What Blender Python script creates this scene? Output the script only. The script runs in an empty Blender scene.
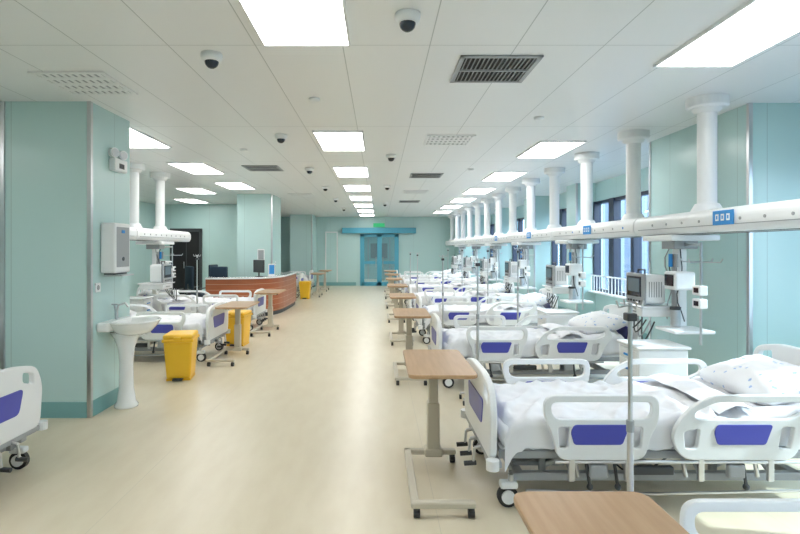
import bpy, bmesh, math, random
from mathutils import Vector, Matrix, noise
random.seed(4)
scene=bpy.context.scene
scene.view_settings.view_transform='Standard'
COL=scene.collection

# ---------------------------------------------------------------- materials
def mat(name,col,rough=.5,metal=0,emit=0,ecol=None,var=.04,scale=6,coat=0,spec=.5):
    m=bpy.data.materials.new(name); m.use_nodes=True
    nt=m.node_tree; b=nt.nodes['Principled BSDF']
    b.inputs['Roughness'].default_value=rough
    b.inputs['Metallic'].default_value=metal
    b.inputs['Specular IOR Level'].default_value=spec
    b.inputs['Coat Weight'].default_value=coat
    tc=nt.nodes.new('ShaderNodeTexCoord')
    n=nt.nodes.new('ShaderNodeTexNoise'); n.inputs['Scale'].default_value=scale
    n.inputs['Detail'].default_value=3
    nt.links.new(tc.outputs['Object'],n.inputs['Vector'])
    mx=nt.nodes.new('ShaderNodeMix'); mx.data_type='RGBA'
    mx.inputs['A'].default_value=(*[c*(1-var) for c in col],1)
    mx.inputs['B'].default_value=(*[min(1,c*(1+var)) for c in col],1)
    nt.links.new(n.outputs['Fac'],mx.inputs['Factor'])
    nt.links.new(mx.outputs['Result'],b.inputs['Base Color'])
    if emit:
        b.inputs['Emission Color'].default_value=(*(ecol or col),1)
        b.inputs['Emission Strength'].default_value=emit
    return m

def seams(m,specs,dark,offs=(0,0,0)):
    nt=m.node_tree; b=nt.nodes['Principled BSDF']
    src=b.inputs['Base Color'].links[0].from_socket
    tc=nt.nodes.new('ShaderNodeTexCoord')
    last=None
    for w,per,off,wd in specs:
        d=nt.nodes.new('ShaderNodeVectorMath'); d.operation='DOT_PRODUCT'
        nt.links.new(tc.outputs['Object'],d.inputs[0]); d.inputs[1].default_value=w
        a=nt.nodes.new('ShaderNodeMath'); a.operation='ADD'; nt.links.new(d.outputs['Value'],a.inputs[0]); a.inputs[1].default_value=100*per-off+wd/2
        mo=nt.nodes.new('ShaderNodeMath'); mo.operation='MODULO'; nt.links.new(a.outputs[0],mo.inputs[0]); mo.inputs[1].default_value=per
        lt=nt.nodes.new('ShaderNodeMath'); lt.operation='LESS_THAN'; nt.links.new(mo.outputs[0],lt.inputs[0]); lt.inputs[1].default_value=wd
        if last is None: last=lt
        else:
            mm=nt.nodes.new('ShaderNodeMath'); mm.operation='MAXIMUM'
            nt.links.new(last.outputs[0],mm.inputs[0]); nt.links.new(lt.outputs[0],mm.inputs[1]); last=mm
    mx=nt.nodes.new('ShaderNodeMix'); mx.data_type='RGBA'
    nt.links.new(last.outputs[0],mx.inputs['Factor']); nt.links.new(src,mx.inputs['A'])
    mx.inputs['B'].default_value=(*dark,1)
    nt.links.new(mx.outputs['Result'],b.inputs['Base Color'])

M={}
M['teal']=mat('wall_teal_panel',(.54,.745,.735),.25,var=.02,scale=1)
seams(M['teal'],[((1,1,0),1.21,.3,.006)],(.40,.55,.54))
M['tealbase']=mat('baseboard_teal',(.20,.42,.43),.4)
M['ceil']=mat('ceiling_panel',(.86,.88,.89),.32,var=.01,scale=1)
seams(M['ceil'],[((1,0,0),.6,-.85,.007),((0,1,0),2.4,1.22,.007)],(.50,.53,.53))
M['white']=mat('white_plastic',(.86,.88,.89),.3,var=.01)
M['sheet']=mat('white_sheet',(.84,.85,.885),.85,var=.01)
M['blue']=mat('blue_plastic',(.075,.085,.46),.35,var=.05)
M['steel']=mat('brushed_steel',(.62,.63,.65),.28,1,var=.05,scale=20)
M['grey']=mat('grey_painted_steel',(.36,.38,.40),.4,var=.03)
M['dgrey']=mat('dark_grey_plastic',(.05,.055,.06),.45)
M['black']=mat('black_rubber',(.02,.02,.022),.55)
M['beige']=mat('beige_painted_metal',(.58,.53,.43),.4,var=.02)
M['yellow']=mat('yellow_plastic',(.95,.55,.03),.35,var=.03)
M['frame']=mat('window_frame_dark',(.015,.025,.055),.4)
M['door']=mat('door_frame_blue',(.09,.40,.55),.35)
M['cer']=mat('white_ceramic',(.88,.9,.9),.12,var=.01,coat=.4)
M['screen']=mat('screen_glass',(.02,.03,.045),.1)
M['lcd']=mat('lcd_display',(.08,.12,.15),.12,emit=.08,ecol=(.5,.7,.8))
M['light']=mat('led_diffuser',(1,1,1),.5,emit=10,ecol=(1,.99,.97))
M['clight']=mat('corridor_lamp_diffuser',(1,1,1),.5,emit=16,ecol=(.9,.97,1))
M['green']=mat('exit_sign_green',(.02,.4,.15),.4,emit=.5)
M['signblue']=mat('sign_blue',(.03,.28,.70),.4)
M['red']=mat('red_plastic',(.6,.04,.03),.4)
M['chair']=mat('chair_fabric_navy',(.015,.035,.06),.8,var=.2)
M['opendark']=mat('opening_shadow',(.015,.015,.017),.8)
M['facade']=mat('building_facade',(.13,.17,.22),.7,var=.1)
seams(M['facade'],[((0,1,0),2.4,0,1.3),],(.05,.075,.12))
m=mat('pillow_cotton',(.86,.87,.90),.85,var=.01); nt=m.node_tree; bb=nt.nodes['Principled BSDF']; src=bb.inputs['Base Color'].links[0].from_socket
tc=nt.nodes.new('ShaderNodeTexCoord'); vo=nt.nodes.new('ShaderNodeTexVoronoi'); vo.inputs['Scale'].default_value=16
nz=nt.nodes.new('ShaderNodeTexNoise'); nz.inputs['Scale'].default_value=60; ad=nt.nodes.new('ShaderNodeMath'); ad.operation='MULTIPLY_ADD'; ad.inputs[1].default_value=.45
lt=nt.nodes.new('ShaderNodeMath'); lt.operation='LESS_THAN'; lt.inputs[1].default_value=.42
nt.links.new(tc.outputs['Object'],vo.inputs['Vector']); nt.links.new(tc.outputs['Object'],nz.inputs['Vector']); nt.links.new(nz.outputs['Fac'],ad.inputs[0]); nt.links.new(vo.outputs['Distance'],ad.inputs[2]); nt.links.new(ad.outputs[0],lt.inputs[0])
mx=nt.nodes.new('ShaderNodeMix'); mx.data_type='RGBA'; mx.inputs['B'].default_value=(.40,.54,.80,1)
nt.links.new(lt.outputs[0],mx.inputs['Factor']); nt.links.new(src,mx.inputs['A']); nt.links.new(mx.outputs['Result'],bb.inputs['Base Color'])
M['pillow']=m

def wood(name,c1,c2,sc,rough,stretch=(1,12,12)):
    m=mat(name,c1,rough,var=0)
    nt=m.node_tree; b=nt.nodes['Principled BSDF']
    tc=nt.nodes.new('ShaderNodeTexCoord'); mp=nt.nodes.new('ShaderNodeMapping'); mp.inputs['Scale'].default_value=stretch
    n=nt.nodes.new('ShaderNodeTexNoise'); n.inputs['Scale'].default_value=sc; n.inputs['Detail'].default_value=5
    r=nt.nodes.new('ShaderNodeValToRGB'); r.color_ramp.elements[0].color=(*c1,1); r.color_ramp.elements[1].color=(*c2,1)
    r.color_ramp.elements[0].position=.35; r.color_ramp.elements[1].position=.65
    nt.links.new(tc.outputs['Object'],mp.inputs['Vector']); nt.links.new(mp.outputs[0],n.inputs['Vector'])
    nt.links.new(n.outputs['Fac'],r.inputs[0]); nt.links.new(r.outputs[0],b.inputs['Base Color'])
    return m
M['wood']=wood('table_wood',(.47,.29,.155),(.53,.34,.19),3,.35,(12,1,12))
M['desk']=wood('desk_red_wood',(.36,.10,.035),(.42,.13,.05),3,.3,(1,1,12))
seams(M['desk'],[((0,0,1),.13,0,.010)],(.55,.33,.22))
M['floor']=wood('floor_vinyl',(.69,.61,.455),(.725,.65,.495),2.2,.31,(4,1.2,1))
seams(M['floor'],[((1,0,0),2.0,.35,.004)],(.60,.54,.42))

g=bpy.data.materials.new('window_glass'); g.use_nodes=True; nt=g.node_tree; nt.nodes.clear()
o=nt.nodes.new('ShaderNodeOutputMaterial'); t=nt.nodes.new('ShaderNodeBsdfTransparent'); t.inputs[0].default_value=(.80,.90,.96,1)
gl=nt.nodes.new('ShaderNodeBsdfGlossy'); gl.inputs['Roughness'].default_value=.02
mx=nt.nodes.new('ShaderNodeMixShader'); mx.inputs[0].default_value=.07
nt.links.new(t.outputs[0],mx.inputs[1]); nt.links.new(gl.outputs[0],mx.inputs[2]); nt.links.new(mx.outputs[0],o.inputs[0])
M['glass']=g

# ---------------------------------------------------------------- mesh builder
def rounded(pts,r,n=5):
    out=[]; N=len(pts)
    for i in range(N):
        p=Vector(pts[i]); a=Vector(pts[i-1]); b=Vector(pts[(i+1)%N])
        da=(a-p); db=(b-p); ra=min(r,da.length*.48); rb=min(r,db.length*.48)
        A=p+da.normalized()*ra; B=p+db.normalized()*rb
        for k in range(n+1):
            t=k/n
            q=A*(1-t)**2+p*2*t*(1-t)+B*t*t
            out.append((q.x,q.y))
    return out
class MB:
    def __init__(s): s.bm=bmesh.new(); s.mats=[]
    def mi(s,k):
        m=M[k]
        if m not in s.mats: s.mats.append(m)
        return s.mats.index(m)
    def merge(s,t,k,smooth=False,mx=None):
        i=s.mi(k)
        for f in t.faces: f.material_index=i; f.smooth=smooth
        if mx is not None: bmesh.ops.transform(t,matrix=mx,verts=t.verts)
        me=bpy.data.meshes.new('tmp'); t.to_mesh(me); t.free(); s.bm.from_mesh(me); bpy.data.meshes.remove(me)
    def box(s,x0,x1,y0,y1,z0,z1,k,bev=0,taper=1,rot=None,seg=2):
        t=bmesh.new(); bmesh.ops.create_cube(t,size=1)
        for v in t.verts:
            f=1 if v.co.z>0 else taper
            v.co.x*=(x1-x0)*f; v.co.y*=(y1-y0)*f; v.co.z*=(z1-z0)
        if bev: bmesh.ops.bevel(t,geom=t.edges[:],offset=bev,segments=seg,affect='EDGES',profile=.5)
        m=Matrix.Translation(((x0+x1)/2,(y0+y1)/2,(z0+z1)/2))
        if rot is not None: m=m@rot
        s.merge(t,k,bev>0 and seg>3,m)
    def cyl(s,p,q,r,k,r2=None,seg=14):
        p=Vector(p);q=Vector(q);d=q-p; L=d.length
        if L<1e-6: return
        t=bmesh.new(); bmesh.ops.create_cone(t,cap_ends=True,segments=seg,radius1=r,radius2=r if r2 is None else r2,depth=L)
        m=Matrix.Translation((p+q)/2)@d.to_track_quat('Z','Y').to_matrix().to_4x4()
        s.merge(t,k,False,m)
    def sph(s,c,r,k,sc=(1,1,1),seg=14,cut=None):
        t=bmesh.new(); bmesh.ops.create_uvsphere(t,u_segments=seg,v_segments=seg//2+2,radius=r)
        for v in t.verts:
            v.co=Vector((v.co.x*sc[0],v.co.y*sc[1],v.co.z*sc[2]))
        s.merge(t,k,True,Matrix.Translation(c))
    def tube(s,pts,r,k,seg=8):
        for a,b in zip(pts[:-1],pts[1:]): s.cyl(a,b,r,k,seg=seg)
        for a in pts[1:-1]: s.sph(a,r,k,seg=8)
    def prism(s,loops,th,k,mx,bev=0.004):
        cu=bpy.data.curves.new('c','CURVE'); cu.dimensions='2D'; cu.fill_mode='BOTH'
        cu.extrude=max(th/2-bev,0.0005); cu.bevel_depth=bev; cu.bevel_resolution=1; cu.offset=-bev
        for L in loops:
            sp=cu.splines.new('POLY'); sp.points.add(len(L)-1)
            for i,p in enumerate(L): sp.points[i].co=(p[0],p[1],0,1)
            sp.use_cyclic_u=True
        ob=bpy.data.objects.new('c',cu); COL.objects.link(ob)
        dg=bpy.context.evaluated_depsgraph_get(); me=bpy.data.meshes.new_from_object(ob.evaluated_get(dg))
        t=bmesh.new(); t.from_mesh(me); bpy.data.objects.remove(ob); bpy.data.curves.remove(cu); bpy.data.meshes.remove(me)
        s.merge(t,k,False,mx)
    def grid(s,fn,nu,nv,k,closed=False):
        t=bmesh.new(); V=[[t.verts.new(fn(i/nu,j/nv)) for j in range(nv+1)] for i in range(nu+1)]
        for i in range(nu):
            for j in range(nv): t.faces.new((V[i][j],V[i+1][j],V[i+1][j+1],V[i][j+1]))
        s.merge(t,k,True)
    def lathe(s,prof,k,c=(0,0,0),seg=24,sy=1):
        t=bmesh.new(); R=[]
        for r,z in prof:
            R.append([t.verts.new((c[0]+r*math.cos(a*2*math.pi/seg),c[1]+sy*r*math.sin(a*2*math.pi/seg),c[2]+z)) for a in range(seg)])
        for a,b in zip(R[:-1],R[1:]):
            for i in range(seg): t.faces.new((a[i],a[(i+1)%seg],b[(i+1)%seg],b[i]))
        s.merge(t,k,True)
    def mesh(s,name):
        me=bpy.data.meshes.new(name+'_mesh'); s.bm.to_mesh(me); s.bm.free()
        for m in s.mats: me.materials.append(m)
        return me
    def obj(s,name,loc=(0,0,0),rz=0):
        return place(name,s.mesh(name),loc,rz)
def place(name,me,loc=(0,0,0),rz=0):
    o=bpy.data.objects.new(name,me); o.location=loc; o.rotation_euler=(0,0,rz); COL.objects.link(o); return o
def XZ(y): return Matrix(((1,0,0,0),(0,0,-1,y),(0,1,0,0),(0,0,0,1)))
def YZ(x): return Matrix(((0,0,1,x),(1,0,0,0),(0,1,0,0),(0,0,0,1)))
def simple(name,x0,x1,y0,y1,z0,z1,k,bev=0):
    b=MB(); b.box(x0,x1,y0,y1,z0,z1,k,bev); return b.obj(name)

# ---------------------------------------------------------------- room shell
H=3.0; YB=-4.0; YF=23.0; XL=-7.0; XR=4.6
simple('floor',XL-.2,XR+.2,YB-.2,28.2,-.1,0,'floor')
simple('ceiling',XL-.2,XR+.2,YB-.2,YF+.2,H,H+.15,'ceil')
simple('wall_back',XL-.2,XR+.2,YB-.15,YB,0,H,'teal')
simple('wall_left',XL-.15,XL,YB,YF,0,H,'teal')
DX0,DX1=-.74,.78
b=MB(); b.box(XL,DX0,YF,YF+.15,0,H,'teal'); b.box(DX1,XR+.15,YF,YF+.15,0,H,'teal'); b.box(DX0,DX1,YF,YF+.15,2.25,H,'teal'); b.obj('wall_far')
b=MB(); b.box(-2.0,-1.9,YF+.15,28,0,2.6,'teal'); b.box(1.9,2.0,YF+.15,28,0,2.6,'teal'); b.box(-2,2,28,28.1,0,2.6,'teal'); b.box(-2,2,YF+.15,28.1,2.6,2.7,'ceil'); b.obj('wall_corridor')
b=MB(); b.box(-.55,.55,27.94,27.999,0,2.1,'teal',.004); b.box(-.45,-.05,27.92,27.95,1.1,1.9,'grey'); b.box(.05,.45,27.92,27.95,1.1,1.9,'grey'); b.box(-.6,-.54,27.93,27.999,0,2.14,'steel'); b.box(.54,.6,27.93,27.999,0,2.14,'steel'); b.obj('door_3')
b=MB(); b.box(-.3,.3,24.6,25.8,2.57,2.598,'clight'); b.obj('corridor_ceiling_light')
def pillar(name,x0,x1,y0,y1,corners):
    b=MB(); b.box(x0,x1,y0,y1,0,H,'teal')
    for cx,cy in corners: b.box(cx-.02,cx+.02,cy-.02,cy+.02,0.0,H-.001,'steel',.004)
    b.box(x0-.012,x1+.012,y0-.012,y1+.012,0,.15,'tealbase'); return b.obj(name)
pillar('wall_pillar',-3.57,-2.74,5.0,5.79,[(-2.745,5.005),(-3.565,5.0)])
simple('wall_partition',XL,-3.60,5.12,5.5,0,H,'teal')
pillar('wall_pillar',-3.61,-2.72,13.4,14.6,[(-2.725,13.405)])
pillar('wall_pillar',-3.61,-2.72,21.4,23.0,[(-2.725,21.405)])
simple('wall_cross',XL,-3.9,16.5,16.7,0,H,'teal')
b=MB(); b.box(-6.46,-5.59,16.46,16.497,.0,2.2,'opendark'); b.box(-6.52,-6.44,16.43,16.497,0,2.2,'dgrey'); b.box(-5.61,-5.53,16.43,16.497,0,2.2,'dgrey'); b.box(-6.52,-5.53,16.43,16.497,2.14,2.24,'dgrey')  # near-black sheet paints the darkness of the doorway opening on solid wall
b.box(-6.03,-6.01,16.455,16.47,0,2.14,'dgrey'); b.cyl((-6.08,16.43,1.0),(-6.08,16.43,1.2),.012,'steel'); b.obj('door_2')
ZS,ZT=.72,2.6
bays=[(-3.4,-.4),(.1,4.95),(6.9,11.2),(11.8,13.9),(14.9,18.0),(18.7,21.6)]
b=MB(); b.box(XR,XR+.15,YB,YF,0,ZS,'teal'); b.box(XR,XR+.15,YB,YF,ZT,H,'teal')
prev=YB
for a,c in bays+[(YF,YF)]:
    if a>prev: b.box(XR,XR+.15,prev,a,ZS,ZT,'teal')
    prev=c
b.obj('wall_right')
pillar('wall_pillar',3.55,XR,5.05,6.9,[(3.555,5.055),(3.555,6.895)])
pillar('wall_pillar',4.2,XR,11.2,11.8,[(4.205,11.205)])
pillar('wall_pillar',4.1,XR,13.9,14.9,[(4.105,13.905)])
pillar('wall_pillar',4.1,XR,18.0,18.7,[(4.105,18.005)])
pillar('wall_pillar',3.3,XR,21.6,23.0,[(3.305,21.605)])
for i,(a,c) in enumerate(bays):
    b=MB(); n=max(2,round((c-a)/.8)); w=(c-a)/n
    for j in range(n+1):
        y=a+j*w; ww=.06 if j%2 else .11
        b.box(XR-.05,XR+.10,max(a,y-ww),min(c,y+ww),ZS,ZT,'frame',.004)
    for z in (ZS+.03,2.05,ZT-.03): b.box(XR-.019,XR+.099,a,c,z-.03,z+.03,'frame')
    b.box(XR+.05,XR+.056,a,c,ZS,ZT,'glass')
    b.tube([(XR-.12,a+.02,1.05),(XR-.12,c-.02,1.05)],.015,'white'); 
    y=a+.02
    while y<c: b.cyl((XR-.12,y,ZS+.0),(XR-.12,y,1.05),.008,'white',seg=6); y+=.14
    b.box(XR-.16,XR,a,c,ZS-.03,ZS,'white',.004)
    b.obj('window_%d'%(i+1))
simple('ground_outside',XR+.3,60,-30,60,-4.2,-4,'facade')
simple('neighbouring_building',26,36,-20,70,-4,7.5,'facade')
simple('baseboard_right',XR-.012,XR,YB,YF,0,.15,'tealbase')
simple('baseboard_left',XL,XL+.012,YB,YF,0,.15,'tealbase')
b=MB(); b.box(XL,-1.0,YF-.012,YF,0,.15,'tealbase'); b.box(1.0,XR,YF-.012,YF,0,.15,'tealbase'); b.obj('baseboard_far')
b=MB(); b.box(XL,-3.6,5.108,5.12,0,.15,'tealbase'); b.obj('baseboard_partition')
b=MB()
y0=YF-.06
for x0,x1 in ((DX0-.08,DX0+.10),(-.08,.12),(DX1-.10,DX1+.08)): b.box(x0,x1,y0,YF-.001,0,2.25,'door',.004)
b.box(DX0-.06,DX1+.06,y0,YF-.001,2.12,2.25,'door'); b.box(DX0,DX1,y0,YF-.001,0,.16,'door'); b.box(DX0,DX1,y0+.01,YF-.001,.95,1.07,'door')
b.box(DX0,DX1,YF-.02,YF-.014,.1,2.2,'glass')
for x in (-.13,.17): b.cyl((x,y0-.04,.8),(x,y0-.04,1.25),.015,'steel'); b.cyl((x,y0-.04,.82),(x,y0+.01,.82),.01,'steel'); b.cyl((x,y0-.04,1.23),(x,y0+.01,1.23),.01,'steel')
b.obj('door_1')
b=MB(); b.box(-1.6,1.6,YF-.22,YF-.001,2.28,2.52,'door',.01); b.obj('sliding_door_rail')
b=MB(); b.box(-.25,.25,YF-.10,YF-.001,2.56,2.72,'green',.004); b.obj('exit_sign')
b=MB(); b.box(-2.35,-2.30,YF-.03,YF-.001,.15,2.3,'white'); b.box(-1.85,-1.80,YF-.03,YF-.001,.15,2.3,'white'); b.box(-2.35,-1.8,YF-.03,YF-.001,2.3,2.36,'white'); b.obj('trim_1')

# ---------------------------------------------------------------- ceiling lights
def lightpanel():
    b=MB(); b.box(-.285,.285,-.585,.585,-.018,-.004,'light')
    for x in (-.292,.292): b.box(x-.009,x+.009,-.6,.6,-.022,-.001,'white')
    for y in (-.592,.592): b.box(-.3,.3,y-.009,y+.009,-.022,-.001,'white')
    return b.mesh('ceiling_light_panel')
LP=lightpanel()
for y in (-1.2,3.02,6.85,9.55,12.05,14.45,16.85,19.3,21.6): place('ceiling_light_panel',LP,(-.49,y-.03,H))
for y in (-.5,3.4,7.4,10.1,12.6,15.0,17.4,19.8): place('ceiling_light_panel',LP,(2.38,y,H))
for x,y in ((-3.13,2.0),(-3.13,6.6),(-3.13,9.1),(-3.15,11.6),(-4.35,12.6),(-5.6,8.0),(-5.4,15.2),(-4.0,18.5),(-5.3,2.3),(-5.3,-1.5)): place('ceiling_light_panel',LP,(x,y,H))

def vent(louv,dark,w=.6,l=.6):
    b=MB(); f=.035
    b.box(-w/2+f,w/2-f,-l/2+f,l/2-f,-.006,-.002,'opendark' if dark else 'grey')
    for sx in (-1,1): b.box(sx*(w/2-f/2)-f/2,sx*(w/2-f/2)+f/2,-l/2,l/2,-.014,-.001,'white' if not dark else 'grey',.002)
    for sy in (-1,1): b.box(-w/2,w/2,sy*(l/2-f/2)-f/2,sy*(l/2-f/2)+f/2,-.014,-.001,'white' if not dark else 'grey',.002)
    n=louv
    for i in range(n):
        x=-w/2+f+(i+.5)*(w-2*f)/n
        if dark: b.box(x-.003,x+.003,-l/2+f,l/2-f,-.016,-.006,'grey')
        else: b.box(x-.014,x+.014,-l/2+f,l/2-f,-.012,-.005,'white')
    if dark: b.box(-w/2+f,w/2-f,-.012,.012,-.018,-.006,'grey')
    if not dark:
        for i in range(3): 
            y=-l/4+i*l/4; b.box(-w/2+f,w/2-f,y-.03,y+.03,-.0125,-.005,'white')
    return b.mesh('air_vent_grille')
VD=vent(16,True); VW=vent(9,False)
for x,y in ((.89,4.1),(.89,10.0),(.89,15.5),(-2.0,9.1)): place('air_vent_grille',VD,(x,y,H))
for x,y in ((.89,6.75),(-2.47,4.45),(.89,12.9),(-2.0,13.5)): place('air_diffuser_grille',VW,(x,y,H))
b=MB(); b.lathe([(0,0),(.075,0),(.078,-.02),(.07,-.05),(.052,-.055),(0,-.055)],'white'); b.sph((0,0,-.055),.05,'screen'); DC=b.mesh('dome_security_camera')
for x,y in ((.17,3.14),(-1.2,3.78),(-1.2,6.45),(.18,7.8),(-1.2,9.1),(.18,11.6),(-1.2,11.8),(-1.2,14.6),(.18,16),(-1.2,18)): place('dome_security_camera',DC,(x,y,H-.001))
b=MB(); b.lathe([(0,0),(.05,0),(.055,-.01),(.045,-.025),(0,-.03)],'white'); SD=b.mesh('smoke_detector')
for x,y in ((-.6,4.9),(1.7,5.6),(1.6,9.2),(-1.9,7.4)): place('smoke_detector',SD,(x,y,H-.001))

# ---------------------------------------------------------------- hospital bed
def build_bed():
    b=MB()
    for y in (.12,.88):
        b.box(.12,1.98,y-.025,y+.025,.15,.20,'grey',.006)
    for x in (.18,1.05,1.92): b.box(x-.03,x+.03,.1,.9,.155,.2,'grey',.006)
    b.box(.16,.5,.2,.8,.2,.23,'grey',.01)
    for x in (.10,2.0):
        for y in (.08,.92):
            b.cyl((x,y-.018,.065),(x,y+.018,.065),.065,'black',seg=20)
            b.cyl((x,y-.03,.065),(x,y+.03,.065),.042,'white',seg=16)
            b.box(x-.05,x+.06,y-.035,y+.035,.115,.16,'white',.014)
            b.cyl((x+.02,y,.13),(x+.02,y,.2),.018,'steel')
    for x0,x1 in ((.35,.62),(1.45,1.72)):
        for y in (.2,.8):
            b.box(x0-.02,x0+.02,y-.02,y+.02,.17,.34,'grey',.005)
            b.cyl((x0,y,.2),(x1,y,.33),.018,'steel')
    b.cyl((.6,.5,.24),(1.5,.5,.28),.028,'dgrey')
    for y in (.06,.94): b.box(.04,2.22,y-.02,y+.02,.31,.36,'grey',.006)
    b.box(.06,2.2,.06,.94,.345,.37,'white',.006)
    for x in (.3,.6,.9,1.2,1.5,1.8,2.1): b.box(x-.015,x+.015,.06,.94,.315,.35,'grey')
    b.box(.06,2.2,.05,.95,.37,.49,'sheet',.035,seg=4)
    def f(u,v):
        x=.06+u*2.05; s=(v-.5)*1.26; a=.44; y=.5+max(-a,min(a,s)); t=abs(s)-a
        sm=max(0,min(1,(x-1.35)/.7)); sm=sm*sm*(3-2*sm)
        z=.535+.05*sm
        z+=.036*noise.noise(Vector((x*3,y*4,1.7)))+.020*noise.noise(Vector((x*9+y*5,y*8,4)))
        rid=noise.noise(Vector((x*5.5-y*3,y*2.2+x,9))); z+=.026*(1-abs(rid)*3 if abs(rid)<.33 else 0)
        z+=.03*math.cos((y-.5)*3.0)
        if t>0:
            sg=1 if s>0 else -1
            y=.5+sg*(a+.035*math.sin(min(1,t/.05)*math.pi/2)+.012*noise.noise(Vector((x*11,z,sg*3))))
            z-= .035*(1-math.cos(min(1,t/.05)*math.pi/2))*1.0+max(0,t-.035)
        if u<.04:
            k=1-u/.04; z-=.12*k*k; x+=.01
        return (x,y,z)
    b.grid(f,90,56,'sheet')
    def f2(u,v):
        x=1.40+.26*u; s=(v-.5)*.9; y=.5+s
        x+=.02*noise.noise(Vector((y*4,u,2)))
        z=.585+.035*math.sin(math.pi*u)+.012*noise.noise(Vector((x*9,y*7,6)))+.03*math.cos(s*3)
        return (x,y,z)
    b.grid(f2,12,30,'sheet')
    t=bmesh.new(); bmesh.ops.create_uvsphere(t,u_segments=36,v_segments=20,radius=1)
    for v in t.verts:
        x,y,z=v.co
        r=math.hypot(x,y)+1e-9; k=max(abs(x),abs(y))/r
        sx=x/max(k,.72)*.98; sy=y/max(k,.72)*.98
        zz=z*.115*(1+.1*noise.noise(Vector((x*3,y*3,z))))
        v.co=Vector((sx*.25,sy*.38,zz+.014*noise.noise(Vector((x*4,y*4,3)))+.006*noise.noise(Vector((x*9,y*9,8)))))
    b.merge(t,'pillow',True,Matrix.Translation((1.98,.5,.69))@Matrix.Rotation(math.radians(-14),4,'Y'))
    for y in (-.02,1.02):
        mx=XZ(y); sg=-1 if y<.5 else 1
        A=rounded([(.37,.33),(.90,.33),(.93,.47),(.985,.56),(.985,.72),(.30,.72),(.285,.60),(.35,.47)],.07)
        hA=rounded([(.365,.575),(.90,.575),(.94,.60),(.94,.678),(.34,.678),(.335,.62)],.035)
        h1=rounded([(.385,.40),(.435,.40),(.455,.53),(.375,.53)],.02); h2=rounded([(.825,.40),(.875,.40),(.885,.53),(.82,.53)],.02)
        b.prism([A,hA,h1,h2],.034,'white',mx,.007)
        B=rounded([(1.12,.33),(1.80,.33),(1.86,.50),(1.95,.60),(1.90,.72),(1.30,.72),(1.14,.62),(1.05,.47)],.08)
        hB=rounded([(1.20,.575),(1.76,.575),(1.87,.62),(1.86,.678),(1.33,.678),(1.20,.62)],.035)
        h1=rounded([(1.14,.40),(1.21,.40),(1.23,.52),(1.13,.50)],.02); h2=rounded([(1.70,.40),(1.77,.40),(1.80,.53),(1.72,.53)],.02)
        b.prism([B,hB,h1,h2],.034,'white',mx,.007)
        for px in (.47,1.33):
            P=rounded([(px,.425),(px+.29,.425),(px+.335,.545),(px-.0,.545),(px-.02,.50)],.02)
            b.prism([P],.046,'blue',mx,.003)
        for x in (.46,.80,1.24,1.66):
            b.box(x-.018,x+.018,y-.012,y+.012,.20,.36,'steel',.004)
            b.tube([(x,y,.24),(x,y-sg*.09,.30)],.012,'grey')
        for x in (.62,1.45): b.box(x-.05,x+.05,y-.02+sg*.0,y+.02,.22,.30,'grey',.01)
        b.cyl((.36,y,.345-.03),(1.85,y,.315),.011,'steel')
    P=rounded([(.03,.30),(.97,.30),(1.0,.60),(.93,.75),(.70,.79),(.30,.79),(.07,.75),(0,.60)],.07)
    hs=[rounded([(.10,.62),(.22,.66),(.22,.73),(.10,.70)],.025),rounded([(.78,.66),(.90,.62),(.90,.70),(.78,.73)],.025)]
    b.prism([P]+hs,.045,'white',YZ(0.0),.01)
    b.prism([rounded([(.27,.45),(.73,.45),(.78,.62),(.22,.62)],.04)],.056,'blue',YZ(0.0),.003)
    for y in (.2,.8): b.box(-.015,.06,y-.03,y+.03,.24,.42,'grey',.006)
    for y in (.0,1.0): b.cyl((-.01,y,.26),(-.01,y,.32),.04,'white',seg=16)
    for y in (.0,1.0): b.cyl((2.26,y,.26),(2.26,y,.32),.04,'white',seg=16)
    b.box(-.02,.05,.0,1.0,.265,.305,'grey',.01)
    b.box(2.18,2.26,.0,1.0,.265,.305,'grey',.01)
    P=rounded([(.03,.30),(.97,.30),(1.0,.68),(.93,.85),(.70,.90),(.30,.90),(.07,.85),(0,.68)],.07)
    hs=[rounded([(.10,.72),(.24,.76),(.24,.84),(.10,.81)],.025),rounded([(.76,.76),(.90,.72),(.90,.81),(.76,.84)],.025)]
    b.prism([P]+hs,.045,'white',YZ(2.27),.01)
    b.prism([rounded([(.27,.5),(.73,.5),(.78,.68),(.22,.68)],.04)],.056,'blue',YZ(2.27),.003)
    for y in (.33,.5,.67):
        b.cyl((.05,y,.29),(-.06,y,.27),.012,'steel'); b.cyl((-.06,y,.27),(-.07,y,.17),.010,'steel'); b.cyl((-.05,y,.17),(-.13,y,.165),.016,'dgrey')
    for y in (.0,1.0):
        for x in (.55,.72,1.5): b.cyl((x,y,.36),(x+.03,y,.16),.010,'dgrey'); b.sph((x+.03,y,.155),.02,'dgrey',seg=8)
    for y in (.03,.97):
        for x in (.50,.58,.68,1.16,1.26,1.52,1.60):
            b.cyl((x,y,.31),(x+.02,y,.205),.013,'steel',seg=8)
        b.box(.84,1.10,y-.02,y+.02,.22,.27,'dgrey',.008)
        b.tube([(.2,y,.12),(1.0,y,.10),(1.9,y,.12)],.010,'steel',6)
    b.tube([(.7,.1,.33),(.8,.06,.24),(.95,.06,.22),(1.1,.08,.31)],.006,'black',6)
    return b.mesh('hospital_bed')
BED=build_bed()
LOW=BED.copy(); LOW.name='hospital_bed_lowered_mesh'
for v in LOW.vertices:
    if v.co.z>.235: v.co.z-=.10*min(1,(v.co.z-.235)/.04)
right_y=[3.2,6.0,8.8,11.6,14.4,17.2,20.0]
for y in right_y: place('hospital_bed',BED,(.70,y,0))
place('hospital_bed',LOW,(.89,1.04,0))
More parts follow.
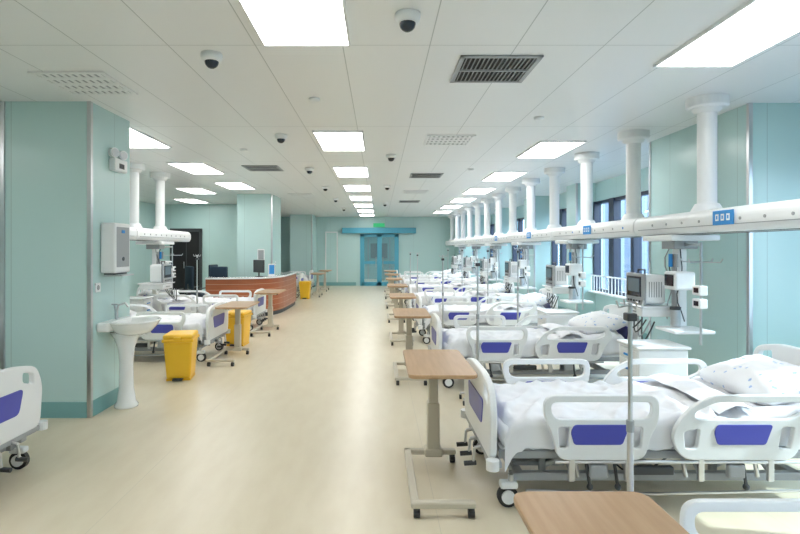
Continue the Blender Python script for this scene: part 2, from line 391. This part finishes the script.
for x,y in [(-2.52,3.92),(-2.42,8.4),(-2.42,11.2),(-2.6,18.2),(-2.6,20.8)]: place('hospital_bed',BED,(x,y,0),math.pi)

# ---------------------------------------------------------------- overbed tables
def table():
    b=MB()
    b.prism([rounded([(-.23,-.45),(.23,-.45),(.23,.45),(-.23,.45)],.06)],.026,'wood',Matrix.Translation((0,0,.757)),.006)
    b.box(-.15,.15,-.3,.3,.72,.744,'beige',.004)
    b.box(-.055,.015,.0,.07,.36,.74,'beige',.008)
    b.box(-.065,.025,-.012,.082,.10,.46,'beige',.01)
    b.box(-.085,.045,-.02,.09,.06,.12,'beige',.01)
    b.box(-.235,.15,.02,.075,.062,.10,'beige',.01)
    b.box(-.235,-.185,-.76,.075,.062,.10,'beige',.01)
    b.box(-.235,.15,-.80,-.745,.062,.10,'beige',.01)
    for x in (-.20,.125):
        for y in (.045,-.77):
            b.cyl((x,y,.055),(x,y,.07),.014,'steel'); b.cyl((x-.018,y,.028),(x+.018,y,.028),.028,'black',seg=14)
            b.box(x-.012,x+.012,y-.02,y+.02,.04,.064,'dgrey',.004)
    b.tube([(.0,.03,.70),(.13,.03,.70)],.008,'dgrey')
    return b.mesh('overbed_table')
TB=table()
for x,y in ((.425,3.91),(.68,1.36),(.42,6.95),(.42,9.5),(.42,12.2),(.42,14.9),(.42,17.6),(.42,20.3)): place('overbed_table',TB,(x,y,0))
for x,y in ((-2.12,7.95),(-2.13,10.4),(-2.1,18.2),(-2.1,20.6)): place('overbed_table',TB,(x,y,0))

# ---------------------------------------------------------------- iv poles
def ivpole(h):
    b=MB()
    for i in range(5):
        a=i*2*math.pi/5; e=(.20*math.cos(a),.20*math.sin(a),.065)
        b.cyl((0,0,.10),e,.014,'steel'); b.cyl((e[0]-.01,e[1],.025),(e[0]+.01,e[1],.025),.025,'black'); b.cyl(e,(e[0],e[1],.03),.008,'steel')
    b.cyl((0,0,.08),(0,0,h*.6),.014,'steel'); b.cyl((0,0,h*.6),(0,0,h),.010,'steel'); b.cyl((0,0,h*.6-.03),(0,0,h*.6+.02),.017,'grey')
    for i in range(4):
        a=i*math.pi/2; c,s=math.cos(a),math.sin(a)
        b.tube([(0,0,h-.01),(.05*c,.05*s,h-.02),(.062*c,.062*s,h+.01)],.004,'steel',6)
    b.box(-.022,.022,-.025,.025,h-.08,h-.045,'dgrey',.006)
    return b.mesh('iv_pole')
IV=ivpole(1.36); IV2=ivpole(1.50)
place('iv_pole',IV,(1.12,2.35,0))
for x,y in ((1.03,5.5),(1.0,8.25),(1.0,13.7),(-3.02,8.75),(.98,16.5)): place('iv_pole',IV2,(x,y,0))
IV3=ivpole(1.62)
for x,y in ((2.2,8.35),(2.25,10.9),(2.2,13.95),(2.2,16.8)): place('iv_pole',IV3,(x,y,0))

# ---------------------------------------------------------------- supply beam
def beam(y0,y1,segl=2.8,sign=None):
    b=MB()
    prof=rounded([(-.20,1.80),(-.17,1.745),(.17,1.745),(.20,1.80),(.20,1.90),(.15,1.95),(-.15,1.95),(-.20,1.90)],.03,3)
    n=max(1,round((y1-y0)/segl)); w=(y1-y0)/n
    for i in range(n):
        a=y0+i*w+.008; c=y0+(i+1)*w-.008
        m=Matrix(((1,0,0,0),(0,0,-1,(a+c)/2),(0,1,0,0),(0,0,0,1)))
        b.prism([prof],c-a,'white',m,.004)
        b.box(-.16,.16,c,c+.016,1.77,1.93,'grey')
        for sx in (-1,1):
            for j in range(9):
                y=a+.25+j*(w-.4)/9
                k=['dgrey','grey','signblue','grey','grey','grey'][(i+j)%6] if j%3==0 else 'grey'
                b.cyl((sx*.195,y,1.845),(sx*.205,y,1.845),.013,k,seg=10)
            b.box(sx*.2-.004,sx*.2+.004,a+.1,c-.1,1.80,1.806,'grey')
        for sx in (-.1,.1): b.box(sx-.012,sx+.012,a+.05,c-.05,1.741,1.7455,'dgrey')
    return b
b=beam(.3,22.7); b.obj('medical_supply_beam',(3.05,0,0))
b=beam(6.0,10.8); b.obj('medical_supply_beam',(-4.05,0,0))
b=MB(); b.box(-.008,0,-.13,.13,-.06,.06,'signblue',.002)
for y in (-.07,0,.07): b.box(-.010,-.006,y-.02,y+.02,-.025,.03,'white'); b.box(-.0115,-.008,y-.008,y+.008,-.012,.017,'signblue')
SG=b.mesh('bed_number_sign')
for y in (4.35,7.2,10.0,12.8): place('bed_number_sign',SG,(2.843,y,1.86))
b=MB()
b.cyl((0,0,2.915),(0,0,2.999),.175,'white',seg=32); b.cyl((0,0,2.90),(0,0,2.916),.16,'white',r2=.175,seg=32)
b.cyl((0,0,2.86),(0,0,2.905),.10,'white',r2=.13,seg=28)
b.cyl((0,0,2.0),(0,0,2.87),.082,'white',seg=28)
b.cyl((0,0,1.945),(0,0,2.02),.14,'white',r2=.10,seg=28)
PC=b.mesh('ceiling_pendant_column')
for i in range(13): place('ceiling_pendant_column',PC,(3.05,4.90+1.42*i,0))
place('ceiling_pendant_column',PC,(3.05,1.8,0))
for y in (6.4,7.6,8.7,9.75): place('ceiling_pendant_column',PC,(-4.05,y,0))

def station():
    b=MB()
    b.box(-.24,.24,-.28,.28,1.68,1.739,'white',.015)
    b.box(-.12,.12,-.12,.12,1.60,1.69,'grey',.01)
    b.box(-.045,.045,-.06,.06,.78,1.62,'white',.015)
    b.box(-.06,-.044,-.04,.04,.85,1.55,'grey',.003)
    b.box(-.34,.10,.06,.50,.985,1.01,'white',.008); b.box(-.34,.08,.08,.48,.90,.985,'white',.01)
    b.box(-.345,-.338,.2,.36,.935,.95,'grey')
    b.tube([(-.36,.04,1.0),(-.36,.52,1.0)],.01,'steel'); 
    b.box(-.30,-.08,.10,.44,1.03,1.33,'white',.03,seg=3); b.box(-.33,-.29,.08,.46,1.015,1.345,'grey',.015)
    b.box(-.335,-.327,.12,.42,1.10,1.31,'screen'); b.box(-.337,-.334,.15,.39,1.15,1.29,'lcd')
    for i in range(6): b.box(-.26+.025*i,-.25+.025*i,.097,.101,1.10,1.26,'grey')
    b.tube([(-.25,.2,1.33),(-.25,.2,1.38),(-.25,.34,1.38),(-.25,.34,1.33)],.008,'dgrey',6)
    for i in range(5): b.cyl((-.335,.14+.06*i,1.055),(-.342,.14+.06*i,1.055),.012,'dgrey',seg=8)
    b.box(-.20,.0,-.28,-.07,1.20,1.38,'white',.02); b.box(-.206,-.2,-.25,-.1,1.24,1.35,'screen')
    b.box(-.28,.10,-.42,-.06,.80,.83,'white',.008)
    b.cyl((-.12,-.14,.84),(-.12,-.14,1.0),.045,'steel',seg=14); b.cyl((-.12,-.14,1.0),(-.12,-.14,1.03),.05,'dgrey')
    b.cyl((-.09,.0,1.42),(-.09,.0,1.55),.02,'signblue'); b.cyl((-.09,-.1,1.42),(-.09,-.1,1.55),.02,'grey')
    x,y=-.1,-.52
    b.tube([(0,-.1,1.64),(x,y,1.64)],.014,'steel'); b.cyl((x,y,.72),(x,y,1.66),.011,'steel')
    for i in range(4):
        a=i*math.pi/2+.5; c,s=math.cos(a),math.sin(a)
        b.tube([(x,y,1.48),(x+.17*c,y+.17*s,1.48),(x+.19*c,y+.19*s,1.51)],.006,'steel',6)
    for z in (1.22,1.10): b.box(x-.05,x+.03,y-.06,y+.06,z-.045,z+.045,'white',.012); b.box(x-.053,x-.048,y-.045,y+.025,z-.02,z+.025,'screen')
    for k in range(4):
        pts=[]
        y0=.12+.08*k
        for i in range(9):
            t=i/8; pts.append((-.32-.05*math.sin(t*3.1),y0+(-.25*t),.90+.0-.22*math.sin(math.pi*t)*(1-.15*k)-.02*t))
        b.tube(pts,.008,'dgrey' if k!=1 else 'grey',5)
    for k in range(4):
        pts=[(-.05+.03*math.sin(i+k),-.10+.07*k+.03*math.sin(i*1.3),1.6-.09*i) for i in range(9)]
        b.tube(pts,.006,'grey' if k%2 else 'dgrey',5)
    return b.mesh('patient_monitor_station')
ST=station()
for i,y in enumerate((2.45,5.35,8.15,10.95,13.75,16.55,19.35)): place('patient_monitor_station',ST,(3.05,y,0))
for y in (6.75,9.55): place('patient_monitor_station',ST,(-4.05,y,0),math.pi)

b=MB()
b.box(-.23,.23,-.20,.20,.07,.67,'white',.015); b.box(-.25,.25,-.22,.22,.67,.70,'white',.014)
for z in (.27,.46,.59): b.box(-.238,-.229,-.18,.18,z-.085 if z<.55 else z-.035,z+.085 if z<.55 else z+.055,'white',.006); b.box(-.252,-.237,-.06,.06,z-.01,z+.01,'signblue',.004)
for x in (-.18,.18):
    for y in (-.15,.15): b.cyl((x-.012,y,.03),(x+.012,y,.03),.03,'black'); b.cyl((x,y,.03),(x,y,.08),.01,'steel')
CB=b.mesh('bedside_cabinet')
for y in (5.05,7.75,10.55,13.35,16.15,18.95): place('bedside_cabinet',CB,(2.62,y,0))
for y in (7.05,9.85): place('bedside_cabinet',CB,(-4.55,y,0),math.pi)

# ---------------------------------------------------------------- yellow bins
b=MB()
b.box(-.17,.17,-.20,.20,.02,.48,'yellow',.03,taper=.82,seg=3)
b.box(-.185,.185,-.215,.215,.47,.51,'yellow',.015)
b.box(-.175,.175,-.205,.205,.505,.565,'yellow',.028,seg=3)
b.box(-.04,.04,-.235,-.205,.50,.54,'yellow',.006)
b.box(-.06,.06,-.22,-.14,.012,.035,'dgrey',.005)
b.box(-.14,.14,-.15,.15,0,.03,'yellow')
b.cyl((-.15,.20,.50),(.15,.20,.50),.014,'yellow')
BIN=b.mesh('yellow_waste_bin')
for x,y,r in ((-2.46,6.55,.15),(-2.36,8.82,-.1),(-2.38,17.0,0)):
    place('yellow_waste_bin',BIN,(x,y,0),r)

# ---------------------------------------------------------------- pedestal sink
b=MB()
sg=32
def bowl(u,v):
    a=u*2*math.pi
    prof=[(.0,.74),(.10,.735),(.17,.76),(.225,.82),(.25,.86),(.262,.875),(.25,.885),(.232,.875),(.205,.83),(.15,.775),(.08,.757),(.0,.755)]
    k=v*11; i=min(10,int(k)); f=k-i
    r=prof[i][0]*(1-f)+prof[i+1][0]*f; z=prof[i][1]*(1-f)+prof[i+1][1]*f
    return (.25+r*math.cos(a)*.95, r*math.sin(a)*1.12, z)
b.grid(bowl,sg,33,'cer')
b.box(.0,.13,-.27,.27,.79,.885,'cer',.025,seg=3)
b.lathe([(.0,0),(.11,0),(.115,.02),(.09,.06),(.07,.2),(.065,.45),(.08,.6),(.115,.70),(.15,.76),(.05,.765)],'cer',(.17,0,0),seg=24)
b.cyl((.07,0,.88),(.07,0,.96),.016,'steel'); b.tube([(.07,0,.95),(.09,0,1.03),(.16,0,1.05),(.19,0,1.01)],.011,'steel')
b.cyl((.07,0,.96),(.05,.0,1.03),.012,'steel'); b.box(.02,.09,-.012,.012,1.03,1.045,'steel',.004)
b.cyl((.27,0,.757),(.27,0,.762),.02,'steel')
b.obj('pedestal_sink',(-2.739,5.36,0))
b=MB(); b.box(0,.15,-.16,.16,1.36,1.86,'white',.02,seg=3); b.box(.146,.152,-.13,.13,1.42,1.82,'grey',.002); b.box(.02,.13,-.12,.12,1.345,1.37,'dgrey')
b.box(.15,.156,-.03,.03,1.76,1.79,'signblue'); b.cyl((.15,0,1.5),(.158,0,1.5),.02,'dgrey'); b.box(.02,.2,-.13,.13,1.33,1.345,'steel')
b.obj('paper_towel_dispenser',(-2.739,5.33,0))
b=MB(); b.box(0,.07,-.13,.13,2.40,2.53,'white',.012)
for y in (-.09,.09): b.cyl((.03,y,2.53),(.03,y,2.56),.01,'grey'); b.cyl((.0,y,2.585),(.06,y-.03,2.58),.045,'white',r2=.05,seg=18); b.cyl((.06,y-.03,2.58),(.064,y-.032,2.58),.042,'steel',seg=18)
b.box(.068,.073,-.05,.05,2.43,2.48,'dgrey'); b.obj('emergency_light',(-2.739,5.47,0))
b=MB(); b.box(0,.012,-.045,.045,1.18,1.27,'white',.003); b.cyl((.01,0,1.225),(.014,0,1.225),.025,'grey'); b.obj('wall_socket',(-2.739,5.12,0))
b=MB(); b.box(0,.012,-.045,.045,1.18,1.27,'white',.003); b.box(.01,.016,-.03,.03,1.2,1.25,'grey'); b.obj('wall_switch',(-2.719,13.8,0))
b=MB(); b.box(-.09,.09,-.012,0,1.3,1.6,'white',.003); b.box(-.07,.07,-.014,-.01,1.33,1.57,'grey'); b.obj('wall_notice',(-3.0,13.40,0))

# ---------------------------------------------------------------- nurse desk
def poly_offset(path,d):
    out=[]
    for i,p in enumerate(path):
        a=Vector(path[max(0,i-1)]); c=Vector(path[min(len(path)-1,i+1)]); t=(c-a).normalized(); n=Vector((-t.y,t.x))
        out.append((p[0]+n.x*d,p[1]+n.y*d))
    return out
ctrl=[(-4.0,12.15),(-3.45,12.18),(-2.95,12.3),(-2.64,12.58),(-2.48,12.95),(-2.42,13.33)]
path=[]
for i in range(len(ctrl)-1):
    p0=Vector(ctrl[max(0,i-1)]);p1=Vector(ctrl[i]);p2=Vector(ctrl[i+1]);p3=Vector(ctrl[min(len(ctrl)-1,i+2)])
    for k in range(6):
        t=k/6; q=.5*((2*p1)+(p2-p0)*t+(2*p0-5*p1+4*p2-p3)*t*t+(-p0+3*p1-3*p2+p3)*t**3); path.append((q.x,q.y))
path.append(ctrl[-1])
def strip(b,path,d0,d1,z0,z1,k):
    A=poly_offset(path,d0); B=poly_offset(path,d1)[::-1]
    b.prism([A+B],z1-z0,k,Matrix.Translation((0,0,(z0+z1)/2)),.003)
path2=[(-2.42,13.335),(-2.40,13.7),(-2.39,14.2),(-2.39,14.8),(-2.40,15.3)]
for nm,P in (('nurse_station_desk',path),('nurse_station_counter',path2)):
    b=MB()
    strip(b,P,.0,.14,.10,.90,'desk'); strip(b,P,.03,.12,0,.10,'dgrey'); strip(b,P,-.05,.25,.90,.94,'cer'); strip(b,P,.14,.26,.68,.72,'desk')
    b.obj(nm)
b=MB(); b.box(-.09,.09,-.06,.06,0,.012,'dgrey',.003); b.cyl((0,0,.01),(0,0,.14),.018,'dgrey'); b.box(-.22,.22,-.025,.02,.10,.40,'dgrey',.008); b.box(-.20,.20,.018,.024,.13,.38,'lcd'); CM=b.mesh('computer_monitor')
place('computer_monitor',CM,(-2.86,12.56,.941),-.8)
b=MB(); b.box(-.11,.11,-.02,.02,0,.015,'white',.003); b.box(-.1,.1,-.006,.006,.012,.30,'white',.003); b.box(-.08,.08,-.008,-.005,.05,.27,'signblue'); b.obj('desk_notice_stand',(-2.62,12.85,.941),.9)
b=MB()
for i in range(5):
    a=i*2*math.pi/5; e=(.28*math.cos(a),.28*math.sin(a),.07); b.cyl((0,0,.11),e,.02,'dgrey',r2=.014); b.sph((e[0],e[1],.032),.032,'black',seg=10)
b.cyl((0,0,.09),(0,0,.42),.025,'steel'); b.box(-.24,.24,-.23,.23,.42,.50,'chair',.035,seg=4); b.box(-.03,.03,.20,.28,.44,.75,'dgrey',.01)
b.box(-.23,.23,.20,.26,.62,1.18,'chair',.028,seg=4)
for s in (-1,1): b.tube([(s*.25,.1,.46),(s*.28,.1,.64),(s*.28,-.15,.66)],.016,'dgrey')
OC=b.mesh('office_chair')
for x,y,r in ((-3.80,12.92,2.9),(-4.45,13.0,2.3),(-4.95,12.4,2.9),(-4.25,14.2,1.4)): place('office_chair',OC,(x,y,0),r)

# ---------------------------------------------------------------- light, world, camera
s=bpy.data.lights.new('sun','SUN'); s.energy=8.5; s.angle=math.radians(.6); s.color=(1,.96,.88)
so=bpy.data.objects.new('sun',s); COL.objects.link(so)
d=Vector((-1,.16,-.72)); so.rotation_euler=d.to_track_quat('-Z','Y').to_euler(); so.location=(10,5,8)
w=bpy.data.worlds.new('sky'); scene.world=w; w.use_nodes=True
nt=w.node_tree; bg=nt.nodes['Background']; bg.inputs[1].default_value=10.5
tc=nt.nodes.new('ShaderNodeTexCoord'); sp=nt.nodes.new('ShaderNodeSeparateXYZ'); r=nt.nodes.new('ShaderNodeValToRGB')
r.color_ramp.elements[0].color=(.55,.58,.6,1); r.color_ramp.elements[0].position=.47
r.color_ramp.elements[1].color=(.86,.92,1,1); r.color_ramp.elements[1].position=.53
ma=nt.nodes.new('ShaderNodeMath'); ma.operation='MULTIPLY_ADD'; ma.inputs[1].default_value=.5; ma.inputs[2].default_value=.5
nt.links.new(tc.outputs['Generated'],sp.inputs[0]); nt.links.new(sp.outputs['Z'],ma.inputs[0]); nt.links.new(ma.outputs[0],r.inputs[0]); nt.links.new(r.outputs[0],bg.inputs[0])

cam=bpy.data.cameras.new('camera'); cam.sensor_width=36; cam.lens=527*36/800; cam.shift_x=21/800; cam.shift_y=-18/800; cam.clip_start=.05
co=bpy.data.objects.new('camera',cam); co.location=(0,0,1.6); co.rotation_euler=(math.pi/2,0,0); COL.objects.link(co)
scene.camera=co
